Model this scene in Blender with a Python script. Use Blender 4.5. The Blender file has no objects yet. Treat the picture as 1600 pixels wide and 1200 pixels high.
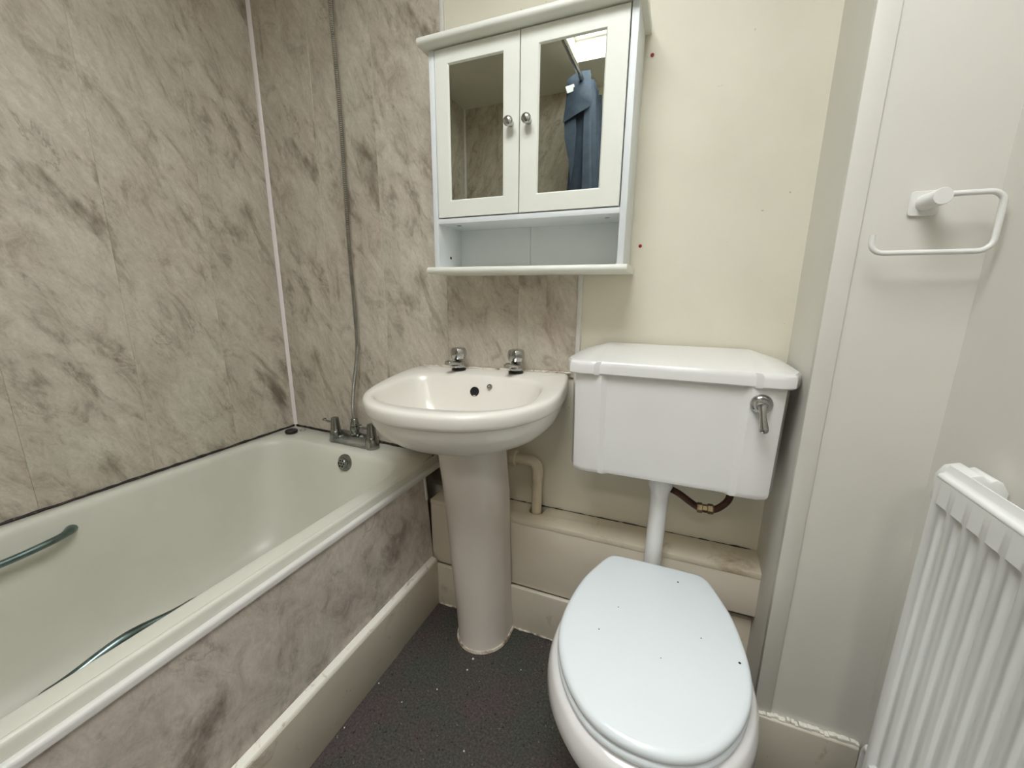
import bpy, bmesh, math, random
from mathutils import Vector, Matrix
rnd = random.Random(7)
S = bpy.context.scene
COL = S.collection
PI = math.pi
CEIL = 2.31          # ceiling height
FRONT = -1.83        # wall behind the camera
RIGHT = 1.92         # right wall

# ------------------------------------------------------------ camera
yaw, pitch, roll = 0.38301528, 0.22058743, 0.00892484
fpx = 628.918
cy, sy, cp, sp = math.cos(yaw), math.sin(yaw), math.cos(pitch), math.sin(pitch)
fwd = Vector((-sy * cp, cy * cp, -sp))
r0 = Vector((cy, sy, 0)); u0 = r0.cross(fwd)
rr = math.cos(roll) * r0 + math.sin(roll) * u0
uu = -math.sin(roll) * r0 + math.cos(roll) * u0
cam = bpy.data.cameras.new('camera')
cam.sensor_width = 36; cam.lens = fpx / 1600 * 36; cam.clip_start = .02
co = bpy.data.objects.new('camera', cam); COL.objects.link(co)
m = Matrix((rr, uu, -fwd)).transposed().to_4x4()
m.translation = Vector((1.47063309, -1.1808527, 1.09178026))
co.matrix_world = m
S.camera = co
# ------------------------------------------------------------ light, exposure
S.view_settings.view_transform = 'Standard'
S.view_settings.look = 'None'
S.view_settings.gamma = 1
S.view_settings.use_curve_mapping = False
S.view_settings.exposure = -0.45
SKYLIGHT = 20.5      # brightness of the skylight pane
HALL_FILL = 15.0          # watts of the fill lamp added in the unseen hall
w = bpy.data.worlds.new('world'); S.world = w; w.use_nodes = True
w.node_tree.nodes['Background'].inputs[0].default_value = (.75, .85, 1, 1)
w.node_tree.nodes['Background'].inputs[1].default_value = .4
try:
    S.cycles.use_denoising = True
    S.cycles.max_bounces = 16; S.cycles.diffuse_bounces = 10; S.cycles.glossy_bounces = 6
    S.cycles.sample_clamp_indirect = 6
except Exception: pass


# ------------------------------------------------------------ materials
def srgb(r, g, b):
    f = lambda c: (c / 255 / 12.92) if c / 255 <= .04045 else ((c / 255 + .055) / 1.055) ** 2.4
    return (f(r), f(g), f(b), 1)


class NT:
    def __init__(s, name):
        s.m = bpy.data.materials.new(name); s.m.use_nodes = True
        s.t = s.m.node_tree; s.p = s.t.nodes['Principled BSDF']
    def n(s, typ, **k):
        x = s.t.nodes.new(typ)
        for a, b in k.items():
            if a.startswith('i_'):
                key = a[2:]; x.inputs[int(key) if key.isdigit() else key.replace('_', ' ')].default_value = b
            else: setattr(x, a, b)
        return x
    def l(s, a, b): s.t.links.new(a, b)
    def noise(s, vec, scale, detail=4, rough=.55, dist=0.):
        x = s.n('ShaderNodeTexNoise', i_Scale=scale, i_Detail=detail, i_Roughness=rough, i_Distortion=dist)
        s.l(vec, x.inputs['Vector']); return x.outputs[0]
    def ramp(s, fac, stops, interp='LINEAR'):
        x = s.n('ShaderNodeValToRGB'); x.color_ramp.interpolation = interp
        e = x.color_ramp.elements
        while len(e) < len(stops): e.new(.5)
        for q, (p, c) in zip(e, stops): q.position = p; q.color = c
        s.l(fac, x.inputs[0]); return x.outputs[0]
    def mix(s, fac, a, b, typ='MIX'):
        x = s.n('ShaderNodeMix', data_type='RGBA', blend_type=typ)
        for v, sk in ((fac, x.inputs[0]), (a, x.inputs[6]), (b, x.inputs[7])):
            if hasattr(v, 'is_linked'): s.l(v, sk)
            else: sk.default_value = v
        return x.outputs[2]
    def coord(s, kind='Object', rot=(0, 0, 0), scale=(1, 1, 1)):
        c = s.n('ShaderNodeTexCoord'); mr = s.n('ShaderNodeMapping'); mp = s.n('ShaderNodeMapping')
        mr.inputs['Rotation'].default_value = rot; mp.inputs['Scale'].default_value = scale
        s.l(c.outputs[kind], mr.inputs[0]); s.l(mr.outputs[0], mp.inputs[0]); return mp.outputs[0]
    def bump(s, h, strength=.1, dist=.001):
        x = s.n('ShaderNodeBump', i_Strength=strength, i_Distance=dist)
        s.l(h, x.inputs['Height']); s.l(x.outputs[0], s.p.inputs['Normal'])
    def base(s, v):
        if hasattr(v, 'is_linked'): s.l(v, s.p.inputs['Base Color'])
        else: s.p.inputs['Base Color'].default_value = v
    def set(s, **k):
        for a, b in k.items(): s.p.inputs[a.replace('_', ' ')].default_value = b


BLK, WHT = (0, 0, 0, 1), (1, 1, 1, 1)


def simple(name, col, rough=.4, metal=0., var=.04, scale=6, bump=0., coat=0.):
    t = NT(name); v = t.coord()
    n = t.noise(v, scale, 5)
    d = tuple(c * (1 - var * 3) for c in col[:3]) + (1,); h = tuple(min(1, c * (1 + var)) for c in col[:3]) + (1,)
    t.base(t.ramp(n, [(.3, d), (.6, h)])); t.set(Roughness=rough, Metallic=metal)
    if coat: t.set(Coat_Weight=coat, Coat_Roughness=.05)
    if bump: t.bump(t.noise(v, 260, 3), bump, .0006)
    return t.m


def worn(name, col, dirt, amount=.5, scale=9, rough=.45, bump=.12):
    """paint with stains and chipped specks of their own shape"""
    t = NT(name); v = t.coord()
    n = t.noise(v, 4, 6); c = t.ramp(n, [(.3, tuple(x * .92 for x in col[:3]) + (1,)), (.65, col)])
    s = t.noise(v, scale, 8, .7, .6)
    mk = t.ramp(s, [(.60 - .12 * amount, BLK), (.78 - .08 * amount, WHT)])
    c = t.mix(mk, c, dirt)
    sp = t.noise(v, 75, 3, .6)
    mk2 = t.ramp(sp, [(.735, BLK), (.76, WHT)])
    c = t.mix(mk2, c, (dirt[0] * .25, dirt[1] * .2, dirt[2] * .15, 1))
    t.base(c); t.set(Roughness=rough); t.bump(t.noise(v, 30, 4), bump, .001)
    return t.m


def marble(name, light, mid, dark, ang, stretch=(1, 1, .32), s1=5.5, fine=1., rough=.33):
    t = NT(name)
    v = t.coord(rot=(0, ang, 0), scale=stretch)
    v2 = t.coord(rot=(0, ang * .8, 0), scale=(1, 1, .22))
    a = t.noise(v, s1, 5, .55, .5)
    b = t.noise(v, s1 * 3.1, 7, .68, 1.0)
    c0 = t.ramp(a, [(.36, mid), (.60, light)])
    c1 = t.ramp(b, [(.33, dark), (.45, mid), (.60, light), (.74, tuple(min(1, q * 1.10) for q in light[:3]) + (1,))])
    col = t.mix(.55, c0, c1)
    # smoky dark clouds
    cl = t.noise(v, s1 * .95 + 1.3, 7, .66, .3)
    col = t.mix(t.ramp(cl, [(.56, BLK), (.70, (.9, .9, .9, 1))]), col, tuple(q * .92 for q in dark[:3]) + (1,))
    hu = t.noise(v, s1 * .8 + .4, 4, .6, .4)
    col = t.mix(.8, col, t.ramp(hu, [(.36, (.97, 1.0, .965, 1)), (.5, (1, .995, .985, 1)), (.64, (1.012, .985, .975, 1))]), 'MULTIPLY')
    # streaks
    f1 = t.noise(v2, 38, 8, .78, 1.6)
    col = t.mix(t.ramp(f1, [(.55, BLK), (.76, (.55 * fine, .55 * fine, .55 * fine, 1))]), col, dark)
    f3 = t.noise(v2, 33, 8, .78, 1.5)
    col = t.mix(t.ramp(f3, [(.6, BLK), (.8, (.5 * fine, .5 * fine, .5 * fine, 1))]), col, tuple(min(1, q * 1.22) for q in light[:3]) + (1,))
    # thin crooked veins
    g = t.noise(v, s1 * 1.9 + .7, 6, .6, .6)
    ab = t.n('ShaderNodeMath', operation='SUBTRACT', i_1=.5); t.l(g, ab.inputs[0])
    ab2 = t.n('ShaderNodeMath', operation='ABSOLUTE'); t.l(ab.outputs[0], ab2.inputs[0])
    brk = t.noise(v, 9, 3, .5)
    vm = t.ramp(ab2.outputs[0], [(.0, (.42, .42, .42, 1)), (.022, BLK)])
    vm = t.mix(1., vm, t.ramp(brk, [(.54, BLK), (.66, WHT)]), 'MULTIPLY')
    col = t.mix(vm, col, tuple(q * .72 for q in dark[:3]) + (1,))
    fz = t.noise(t.coord(rot=(0, ang, 0), scale=(1, 1, .6)), 70, 5, .75, 1.2)
    col = t.mix(.2, col, t.ramp(fz, [(.36, (.45, .43, .40, 1)), (.52, (.97, .97, .97, 1)), (.66, (1.35, 1.35, 1.35, 1))]), 'MULTIPLY')
    t.base(col); t.set(Roughness=rough, Specular_IOR_Level=.45)
    return t.m


M = {}
M['marble'] = marble('marble_laminate', srgb(206, 199, 186), srgb(182, 172, 159), srgb(116, 103, 89), math.radians(27), (1, 1, .42))
M['panel'] = marble('bath_panel_laminate', srgb(208, 200, 191), srgb(182, 172, 163), srgb(122, 111, 101), math.radians(20), (1, 1, .8), 4.2, .35)
t = NT('cream_wall_paint'); v = t.coord()
c = t.ramp(t.noise(v, 3, 5), [(.3, srgb(211, 206, 188)), (.6, srgb(220, 215, 198))])
c = t.mix(t.ramp(t.noise(v, 34, 3, .6), [(.735, BLK), (.76, (.6, .6, .6, 1))]), c, srgb(140, 128, 110))
t.base(c); t.set(Roughness=.55); t.bump(t.noise(v, 260, 3), .06, .0006); M['cream'] = t.m
M['white_paint'] = simple('white_wall_paint', srgb(214, 211, 203), .5, 0, .012, 3, .06)
M['gloss'] = simple('old_gloss_paint', srgb(222, 212, 196), .35, 0, .02, 4, .05)
M['ceiling'] = simple('ceiling_paint', srgb(214, 210, 196), .8, 0, .02, 3, .05)
M['ledge'] = worn('stained_boxing_paint', srgb(224, 214, 194), srgb(158, 132, 98), .3, 7)
M['skirting'] = worn('scuffed_skirting_paint', srgb(216, 209, 193), srgb(142, 124, 98), .08, 11)
M['strip'] = worn('cracked_white_filler', srgb(238, 235, 224), srgb(150, 126, 96), .2, 26, .6, .4)
M['ceramic'] = simple('white_ceramic', srgb(228, 227, 225), .1, 0, .012, 3)
M['ceramic_warm'] = simple('basin_ceramic', srgb(226, 222, 214), .2, 0, .02, 3)
M['pedestal'] = simple('pedestal_ceramic', srgb(218, 211, 203), .22, 0, .02, 3)
M['plastic'] = simple('white_plastic', srgb(231, 238, 242), .22, 0, .006, 4)
M['corner_trim'] = simple('corner_trim', srgb(236, 228, 227), .35, 0, .01, 8)
M['pipe_white'] = simple('pipe_white', srgb(224, 223, 222), .25, 0, .01, 8)
M['trim'] = simple('white_trim_plastic', srgb(214, 212, 208), .35, 0, .01, 8)
M['enamel'] = simple('cream_bath_enamel', srgb(211, 210, 198), .34, 0, .02, 3)
M['radiator'] = simple('radiator_enamel', srgb(224, 224, 222), .38, 0, .01, 5)
M['cab'] = simple('cabinet_lacquer', srgb(226, 227, 218), .42, 0, .01, 6)
M['cab_edge'] = simple('cabinet_carcass', srgb(222, 226, 228), .45, 0, .01, 6)
M['chrome'] = simple('tarnished_chrome', srgb(190, 190, 188), .16, 1, .08, 20)
M['steel'] = simple('brushed_steel', srgb(186, 184, 179), .24, 1, .06, 30)
M['chrome_dull'] = simple('limescaled_chrome', srgb(150, 152, 148), .2, 1, .12, 24)
M['grip'] = simple('dull_green_chrome', srgb(112, 128, 126), .3, 1, .12, 24)
M['black'] = simple('black_rubber', srgb(22, 21, 20), .5, 0, .1, 20)
M['mould_and_gap_shade'] = worn('black_sealant_and_gap_shade', srgb(36, 28, 24), srgb(150, 118, 92), .25, 40, .6, .4)  # real sealant lines, and the painted shadow gap over the short boards
M['sealant'] = worn('yellowed_sealant', srgb(226, 218, 202), srgb(104, 64, 42), 1.3, 34, .5, .4)
M['cream_plastic'] = simple('yellowed_plastic', srgb(214, 202, 178), .35, 0, .05, 14)
M['copper'] = simple('brown_copper', srgb(74, 46, 36), .4, .6, .15, 24)
M['brass'] = simple('grimy_brass', srgb(128, 114, 88), .4, .8, .15, 40)
M['red'] = simple('red_plastic', srgb(150, 20, 24), .5)
M['hole'] = simple('dark_hole', srgb(16, 15, 13), .8)
M['towel'] = simple('white_coated_wire', srgb(226, 225, 222), .35, 0, .005, 6)
M['label'] = simple('white_cloth_label', srgb(225, 228, 228), .8)
M['flake'] = simple('white_flake', srgb(228, 226, 218), .7)

t = NT('pan_ceramic'); v = t.coord()       # rust-brown mark low on the pan's left side
ds = t.n('ShaderNodeVectorMath', operation='DISTANCE'); t.l(v, ds.inputs[0]); ds.inputs[1].default_value = (-.108, -.233, .300)
ns = t.n('ShaderNodeMath', operation='MULTIPLY', i_1=.03); t.l(t.noise(v, 70, 4), ns.inputs[0])
ad = t.n('ShaderNodeMath', operation='ADD'); t.l(ds.outputs['Value'], ad.inputs[0]); t.l(ns.outputs[0], ad.inputs[1])
t.base(t.ramp(ad.outputs[0], [(.018, srgb(204, 172, 134)), (.036, srgb(228, 226, 226))])); t.set(Roughness=.12); M['pan'] = t.m
t = NT('mirror_glass'); t.set(Metallic=1., Roughness=.008); v = t.coord()
t.base(t.ramp(t.noise(v, 3, 2), [(.3, (.66, .68, .62, 1)), (.7, (.68, .70, .64, 1))])); M['mirror'] = t.m
t = NT('curtain_cloth'); v = t.coord(scale=(1, 1, 1))
t.base(t.ramp(t.noise(v, 22, 5), [(.3, srgb(36, 47, 60)), (.7, srgb(50, 65, 81))])); t.set(Roughness=.75)
t.bump(t.noise(v, 500, 2), .2, .0005); M['curtain'] = t.m
t = NT('floor_vinyl'); v = t.coord()
big = t.noise(v, 7, 3); col = t.ramp(big, [(.38, srgb(66, 68, 62)), (.5, srgb(69, 66, 62)), (.62, srgb(75, 65, 65))])
gr = t.noise(v, 165, 4, .75)
col = t.mix(t.ramp(gr, [(.42, (.55, .55, .55, 1)), (.6, (1.25, 1.25, 1.25, 1))]), col, col)
col = t.mix(.75, col, t.ramp(gr, [(.36, (.3, .3, .3, 1)), (.5, (.95, .95, .95, 1)), (.64, (1.9, 1.86, 1.8, 1))]), 'MULTIPLY')
pit = t.noise(v, 95, 2, .5)
col = t.mix(t.ramp(pit, [(.30, WHT), (.345, BLK)]), col, srgb(14, 13, 13))
sp = t.noise(t.coord(rot=(.3, .2, .7)), 150, 1, .4)
col = t.mix(t.ramp(sp, [(.74, BLK), (.78, (.6, .6, .6, 1))]), col, srgb(150, 146, 138))
t.base(col); t.set(Roughness=.55); t.bump(gr, .6, .0015); M['floor'] = t.m
t = NT('skylight_pane'); t.base((.8, .8, .8, 1))
t.set(Emission_Color=(.94, .98, 1., 1), Emission_Strength=SKYLIGHT); M['sky'] = t.m

# ------------------------------------------------------------ helpers
OFF = {}


def link(o, parent=None):
    COL.objects.link(o)
    if parent is not None: o.parent = parent
    return o


def tag(o, label=None, cat=None, group=None, kind=None):
    if label: o['label'] = label
    if cat: o['category'] = cat
    if group: o['group'] = group
    if kind: o['kind'] = kind
    return o


def thing(name, label, cat, loc=(0, 0, 0), group=None, rot=(0, 0, 0)):
    o = bpy.data.objects.new(name, None); o.empty_display_size = .05
    o.location = loc; o.rotation_euler = rot; link(o); OFF[o.name] = Vector(loc)
    return tag(o, label, cat, group)


def mesh(name, bm, mat, smooth=True, bevel=0, ang=40, seg=2):
    bmesh.ops.remove_doubles(bm, verts=bm.verts, dist=1e-6)
    bmesh.ops.recalc_face_normals(bm, faces=bm.faces)
    if bevel:
        es = [e for e in bm.edges if len(e.link_faces) == 2 and e.calc_face_angle(0) > math.radians(35)]
        bmesh.ops.bevel(bm, geom=es, offset=bevel, segments=seg, affect='EDGES', profile=.5, clamp_overlap=True)
    me = bpy.data.meshes.new(name); bm.normal_update()
    if smooth:
        for f in bm.faces: f.smooth = True
        for e in bm.edges:
            if len(e.link_faces) == 2 and e.calc_face_angle(0) > math.radians(ang): e.smooth = False
    bm.to_mesh(me); bm.free(); me.materials.append(M[mat] if isinstance(mat, str) else mat)
    return me


def obj(name, bm, mat, parent=None, local=False, **k):
    """bm in world coordinates (or, with local=True, in the thing's own frame)"""
    if parent is not None and not local:
        off = OFF.get(parent.name)
        if off is not None: bmesh.ops.translate(bm, verts=bm.verts, vec=-off)
    o = bpy.data.objects.new(name, mesh(name, bm, mat, **k)); link(o, parent)
    if parent is not None and parent.name in OFF: OFF[o.name] = OFF[parent.name]
    elif parent is not None and local: pass
    return o


def single(name, bm, mat, label, cat, loc, group=None, **k):
    bmesh.ops.translate(bm, verts=bm.verts, vec=-Vector(loc))
    o = bpy.data.objects.new(name, mesh(name, bm, mat, **k)); link(o); o.location = loc; OFF[o.name] = Vector(loc)
    return tag(o, label, cat, group)


def struct(name, bm, mat, parent=None, **k):
    o = obj(name, bm, mat, parent, **k)
    if parent is None: OFF[o.name] = Vector((0, 0, 0)); o['kind'] = 'structure'
    return o


def box(x0, x1, y0, y1, z0, z1, bm=None):
    bm = bm or bmesh.new()
    v = [bm.verts.new((x, y, z)) for z in (z0, z1) for y in (y0, y1) for x in (x0, x1)]
    for f in ((0, 2, 3, 1), (4, 5, 7, 6), (0, 1, 5, 4), (2, 6, 7, 3), (0, 4, 6, 2), (1, 3, 7, 5)):
        bm.faces.new([v[i] for i in f])
    return bm


def prism(pts, axis, a, b, bm=None):
    """closed 2D outline extruded along an axis from a to b"""
    bm = bm or bmesh.new()
    def P(p, t): return {'x': (t, p[0], p[1]), 'y': (p[0], t, p[1]), 'z': (p[0], p[1], t)}[axis]
    A = [bm.verts.new(P(p, a)) for p in pts]; B = [bm.verts.new(P(p, b)) for p in pts]
    n = len(pts)
    for i in range(n): bm.faces.new((A[i], A[(i + 1) % n], B[(i + 1) % n], B[i]))
    bm.faces.new(A); bm.faces.new(B[::-1])
    return bm


def loft(rings, bm=None, cap0=True, cap1=True, closed=True):
    bm = bm or bmesh.new()
    R = [[bm.verts.new(p) for p in r] for r in rings]
    n = len(R[0])
    for a, b in zip(R, R[1:]):
        for i in range(n if closed else n - 1):
            j = (i + 1) % n; bm.faces.new((a[i], a[j], b[j], b[i]))
    if cap0: bm.faces.new(R[0])
    if cap1: bm.faces.new(R[-1][::-1])
    return bm


def frame(d):
    d = d.normalized(); a = Vector((0, 0, 1)) if abs(d.z) < .9 else Vector((1, 0, 0))
    u = d.cross(a).normalized(); return u, d.cross(u)


def tube(path, r, n=12, bm=None, caps=True):
    """round tube along points; r is one radius or one per point"""
    P = [Vector(p) for p in path]; rs = r if isinstance(r, (list, tuple)) else [r] * len(P)
    rings = []; u = None
    for i, p in enumerate(P):
        d = (P[min(i + 1, len(P) - 1)] - P[max(i - 1, 0)]).normalized()
        if u is None: u, vv = frame(d)
        else:
            u = (u - d * u.dot(d)).normalized()
        vv = d.cross(u)
        rings.append([p + (u * math.cos(2 * PI * k / n) + vv * math.sin(2 * PI * k / n)) * rs[i] for k in range(n)])
    return loft(rings, bm, caps, caps)


def lathe(prof, origin, axis=(0, 0, 1), n=24, bm=None, phase=0):
    """(radius, height) profile turned about an axis"""
    o = Vector(origin); d = Vector(axis).normalized(); u, vv = frame(d)
    rings = [[o + d * h + (u * math.cos(2 * PI * k / n + phase) + vv * math.sin(2 * PI * k / n + phase)) * max(r, 1e-4) for k in range(n)] for r, h in prof]
    return loft(rings, bm)


def spline(pts, per=8, closed=False):
    P = [Vector(p) for p in pts]; out = []; n = len(P)
    for i in range(n if closed else n - 1):
        g = lambda k: P[k % n] if closed else P[max(0, min(n - 1, k))]
        a, b, c, d = g(i - 1), g(i), g(i + 1), g(i + 2)
        for s in range(per):
            t = s / per
            out.append(.5 * ((2 * b) + (c - a) * t + (2 * a - 5 * b + 4 * c - d) * t * t + (3 * b - a - 3 * c + d) * t ** 3))
    if not closed: out.append(P[-1])
    return out


def polar(outline, center, n):
    """resample a closed 2D outline by angle round a centre, so outlines can be lofted"""
    C = Vector(center); O = [Vector(p[:2]) - C for p in outline]; res = []
    for k in range(n):
        th = 2 * PI * k / n; d = Vector((math.cos(th), math.sin(th))); best = 0
        for a, b in zip(O, O[1:] + O[:1]):
            e = b - a; den = d.x * e.y - d.y * e.x
            if abs(den) < 1e-12: continue
            t = (a.x * e.y - a.y * e.x) / den; s = (a.x * d.y - a.y * d.x) / den
            if t > 0 and -1e-6 <= s <= 1 + 1e-6: best = max(best, t)
        res.append(C + d * best)
    return res


def rrect(x0, x1, y0, y1, r, n=8):
    out = []
    for cx, cy_, a0 in ((x1 - r, y1 - r, 0), (x0 + r, y1 - r, PI / 2), (x0 + r, y0 + r, PI), (x1 - r, y0 + r, 1.5 * PI)):
        for k in range(n + 1):
            a = a0 + PI / 2 * k / n; out.append((cx + r * math.cos(a), cy_ + r * math.sin(a)))
    return out


# ============================================================ the room
floor = struct('floor', box(-.1, 2.1, FRONT - .1, .1, -.05, 0), 'floor', smooth=False)
wall_back = struct('wall_back', box(-.1, 2.1, .004, .08, 0, CEIL), 'cream', smooth=False)
wall_left = struct('wall_left', box(-.1, -.006, FRONT, .004, 0, CEIL), 'cream', smooth=False)
DX0, DX1, DZ = 1.10, 1.84, 2.02     # unseen doorway and hall, added to let fill light in from behind
bm = box(-.1, DX0, FRONT - .08, FRONT, 0, CEIL); box(DX1, 2.1, FRONT - .08, FRONT, 0, CEIL, bm); box(DX0, DX1, FRONT - .08, FRONT, DZ, CEIL, bm)
wall_front = struct('wall_front', bm, 'cream', smooth=False)
HB = FRONT - 1.2
bm = box(.5, 2.6, HB - .08, HB, 0, CEIL + .06); box(.42, .5, HB - .08, FRONT - .081, 0, CEIL + .06, bm); box(2.6, 2.68, HB - .08, FRONT - .081, 0, CEIL + .06, bm)
struct('added_hall_wall', bm, 'white_paint', smooth=False)
struct('added_hall_floor', box(.42, 2.68, HB - .08, FRONT - .101, -.05, 0), 'floor', smooth=False)
struct('added_hall_ceiling', box(.42, 2.68, HB - .08, FRONT - .101, CEIL + .06, CEIL + .12), 'ceiling', smooth=False)
bm = bmesh.new()
box(DX0 - .06, DX0, FRONT, FRONT + .015, 0, DZ + .06, bm); box(DX1, DX1 + .06, FRONT, FRONT + .015, 0, DZ + .06, bm); box(DX0, DX1, FRONT, FRONT + .015, DZ, DZ + .06, bm)
struct('added_doorway_frame', bm, 'gloss', smooth=False)  # frame of the added doorway, unseen behind the camera
lamp = bpy.data.lights.new('added_fill_lamp', 'AREA'); lamp.shape = 'DISK'; lamp.size = .35; lamp.energy = HALL_FILL; lamp.color = (1, .95, .88)  # added fill lamp, brightens the pedestal and boxing fronts
lo_ = bpy.data.objects.new('added_fill_lamp', lamp); link(lo_); lo_.location = (1.5, FRONT - .62, CEIL + .03)
wall_right = struct('wall_right', box(RIGHT, 2.1, FRONT, .004, 0, CEIL), 'white_paint', smooth=False)

# ceiling with the skylight opening
SX0, SX1, SY0, SY1 = .835, 1.62, -1.53, -.72
bm = bmesh.new()
box(-.1, SX0, FRONT - .1, .1, CEIL, CEIL + .06, bm); box(SX1, 2.1, FRONT - .1, .1, CEIL, CEIL + .06, bm)
box(SX0, SX1, FRONT - .1, SY0, CEIL, CEIL + .06, bm); box(SX0, SX1, SY1, .1, CEIL, CEIL + .06, bm)
ceiling = struct('ceiling', bm, 'ceiling', smooth=False)
bm = bmesh.new()
for a in ((SX0 - .03, SX0, SY0 - .03, SY1 + .03), (SX1, SX1 + .03, SY0 - .03, SY1 + .03), (SX0, SX1, SY0 - .03, SY0), (SX0, SX1, SY1, SY1 + .03)):
    box(*a, CEIL + .06, CEIL + .14, bm)
win = struct('window_1', bm, 'white_paint', smooth=False)
bm = bmesh.new()
for a in ((SX0, SX0 + .014, SY0, SY1), (SX1 - .014, SX1, SY0, SY1), (SX0 + .014, SX1 - .014, SY0, SY0 + .014), (SX0 + .014, SX1 - .014, SY1 - .014, SY1)):
    box(*a, CEIL + .10, CEIL + .135, bm)
obj('frame', bm, 'white_paint', win, smooth=False)
obj('pane', box(SX0 + .014, SX1 - .014, SY0 + .014, SY1 - .014, CEIL + .115, CEIL + .121), 'sky', win, smooth=False)

# marbled wall boards, each a separate tongue-and-groove panel (local frame: x across, z up, face towards -y)
def board(wdt, h):
    bm = bmesh.new(); g = .00015; c = .00045
    pts = [(g, .008), (g, c), (g + c, 0), (wdt - g - c, 0), (wdt - g, c), (wdt - g, .008)]
    return prism(pts, 'z', 0, h, bm)


def put_board(parent, wdt, h, loc, rotz, v0):
    bm = board(wdt, h); bmesh.ops.translate(bm, verts=bm.verts, vec=(0, 0, v0))   # print starts at its own height on every board
    o = bpy.data.objects.new('board', mesh('board', bm, 'marble', smooth=False)); link(o, parent)
    o.location = (loc[0], loc[1], loc[2] - v0); o.rotation_euler = (0, 0, rotz)
    return o


BW = .2555
for k in range(8):
    y1 = -k * BW; w_ = BW if k < 7 else -(FRONT) - 7 * BW
    if w_ > .02: put_board(wall_left, w_, CEIL - .5, (0, y1 - w_, .5), PI / 2, (0, .38, .77, 1.16, .2, .6, 1., 1.4)[k] + 2 * (k % 2))
for k in range(3):
    z0 = .47 if k < 2 else .397
    put_board(wall_back, BW if k < 2 else .252, CEIL - z0, (k * BW, -.004, z0), 0, (.5, 1.33, .13)[k])
put_board(wall_back, .252, .306, (.7635, -.004, .846), 0, 4.2)
put_board(wall_back, .184, .306, (1.0155, -.004, .846), 0, 5.1)
for k in range(4):
    w_ = BW if k < 3 else .13
    put_board(wall_front, w_, CEIL - .5, (k * BW + w_, FRONT + .008, .5), PI, 2.7 + .4 * k)
# trims
struct('trim_1', prism([(0, 0), (.0125, 0), (.011, -.005), (.005, -.011), (0, -.0125)], 'z', .53, CEIL), 'corner_trim')
struct('trim_2', box(.7645, .7745, -.008, .004, 1.72, CEIL), 'trim', bevel=.001)
struct('trim_3', box(1.2000, 1.2125, -.009, .004, .846, 1.152), 'trim', bevel=.001)
struct('trim_4', prism([(0, FRONT), (.015, FRONT), (.013, FRONT + .006), (.006, FRONT + .013), (0, FRONT + .015)], 'z', .53, CEIL), 'trim')
struct('gap_shade_strip', box(.765, 1.198, -.004, .003, 1.1525, 1.1565), 'mould_and_gap_shade', smooth=False)  # dark strip painting the shadow gap along the short boards' top edge
# boxed-in corner column
BX, BY = 1.721, -.27
struct('wall_boxing', prism([(1.737, .004), (BX, BY), (RIGHT, BY), (RIGHT, .004)], 'z', 0, CEIL), 'white_paint', smooth=False)
struct('trim_6', prism([(BX - .001, BY + .02), (BX - .003, BY - .004), (1.751, BY - .004), (1.752, BY), (BX, BY + .001)], 'z', .155, CEIL), 'white_paint', bevel=.001)
# low pipe boxing along the back wall
LZ = .397
led = tag(obj('pipe_boxing', bmesh.new(), 'ledge'), kind='structure'); OFF[led.name] = Vector((0, 0, 0))
# top board with the notch for the waste pipe
def notch(cx, y0, r):
    return [(cx + r * math.cos(a), y0 - r * .6 + r * math.sin(a) * -1 * -1) for a in []]
tp = [(.738, .004), (.738, -.108), (1.7335, -.108), (1.737, .004), (1.137, .004), (1.128, -.010)]
for k in range(9):
    a = -PI * k / 8; tp.append((1.100 + .024 * math.cos(a), -.036 + .024 * math.sin(a)))
tp += [(1.074, -.010), (1.068, .004)]
obj('top_board', prism(tp, 'z', LZ - .016, LZ), 'ledge', led, bevel=.0012)
obj('face_board', prism([(.739, .160), (1.48, .160), (1.48, .268), (1.731, .268), (1.731, LZ - .0165), (.739, LZ - .0165)], 'y', -.107, -.092), 'gloss', led, bevel=.0012)
for x0, x1 in ((1.60, 1.612), (1.625, 1.637), (1.66, 1.665)):
    obj('batten', box(x0, x1, -.0925, -.085, 0, .240), 'strip', led, bevel=.001)
obj('back_board', box(1.50, 1.731, -.085, -.07, 0, .238), 'ledge', led, smooth=False)
# skirtings
def skirt(name, pts, axis, a, b): return struct(name, prism(pts, axis, a, b), 'skirting', bevel=.0015)
bl = skirt('baseboard_left', [(.745, 0), (.767, 0), (.767, .174), (.764, .177), (.745, .177)], 'y', FRONT + .002, -.121)
obj('filler', prism([(.7448, .1772), (.7655, .1772), (.762, .182), (.7445, .186)], 'y', FRONT + .01, -.122), 'strip', bl, bevel=.0008)
bb = skirt('baseboard_back', [(-.120, 0), (-.120, .155), (-.117, .158), (-.1075, .158), (-.1075, 0)], 'x', .753, 1.40)
skirt('baseboard_right', [(BY - .014, 0), (BY - .014, .150), (BY - .011, .153), (BY, .153), (BY, 0)], 'x', 1.708, 1.914)
bm = bmesh.new()
for k in range(26):   # crumbling filler along the top of the skirting
    x = 1.712 + k * .0078; h = rnd.uniform(.003, .009)
    box(x, x + rnd.uniform(.006, .010), BY - .010 + rnd.uniform(-.002, .002), BY - .0001, .153, .153 + h, bm)
struct('trim_7', bm, 'strip', bevel=.001)
pts = [(.94 + k * .0115, .0005, LZ + .0005) for k in range(69)]
struct('trim_11', tube(pts, [rnd.uniform(.0006, .0030) for _ in pts], 5), 'mould_and_gap_shade')
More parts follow.
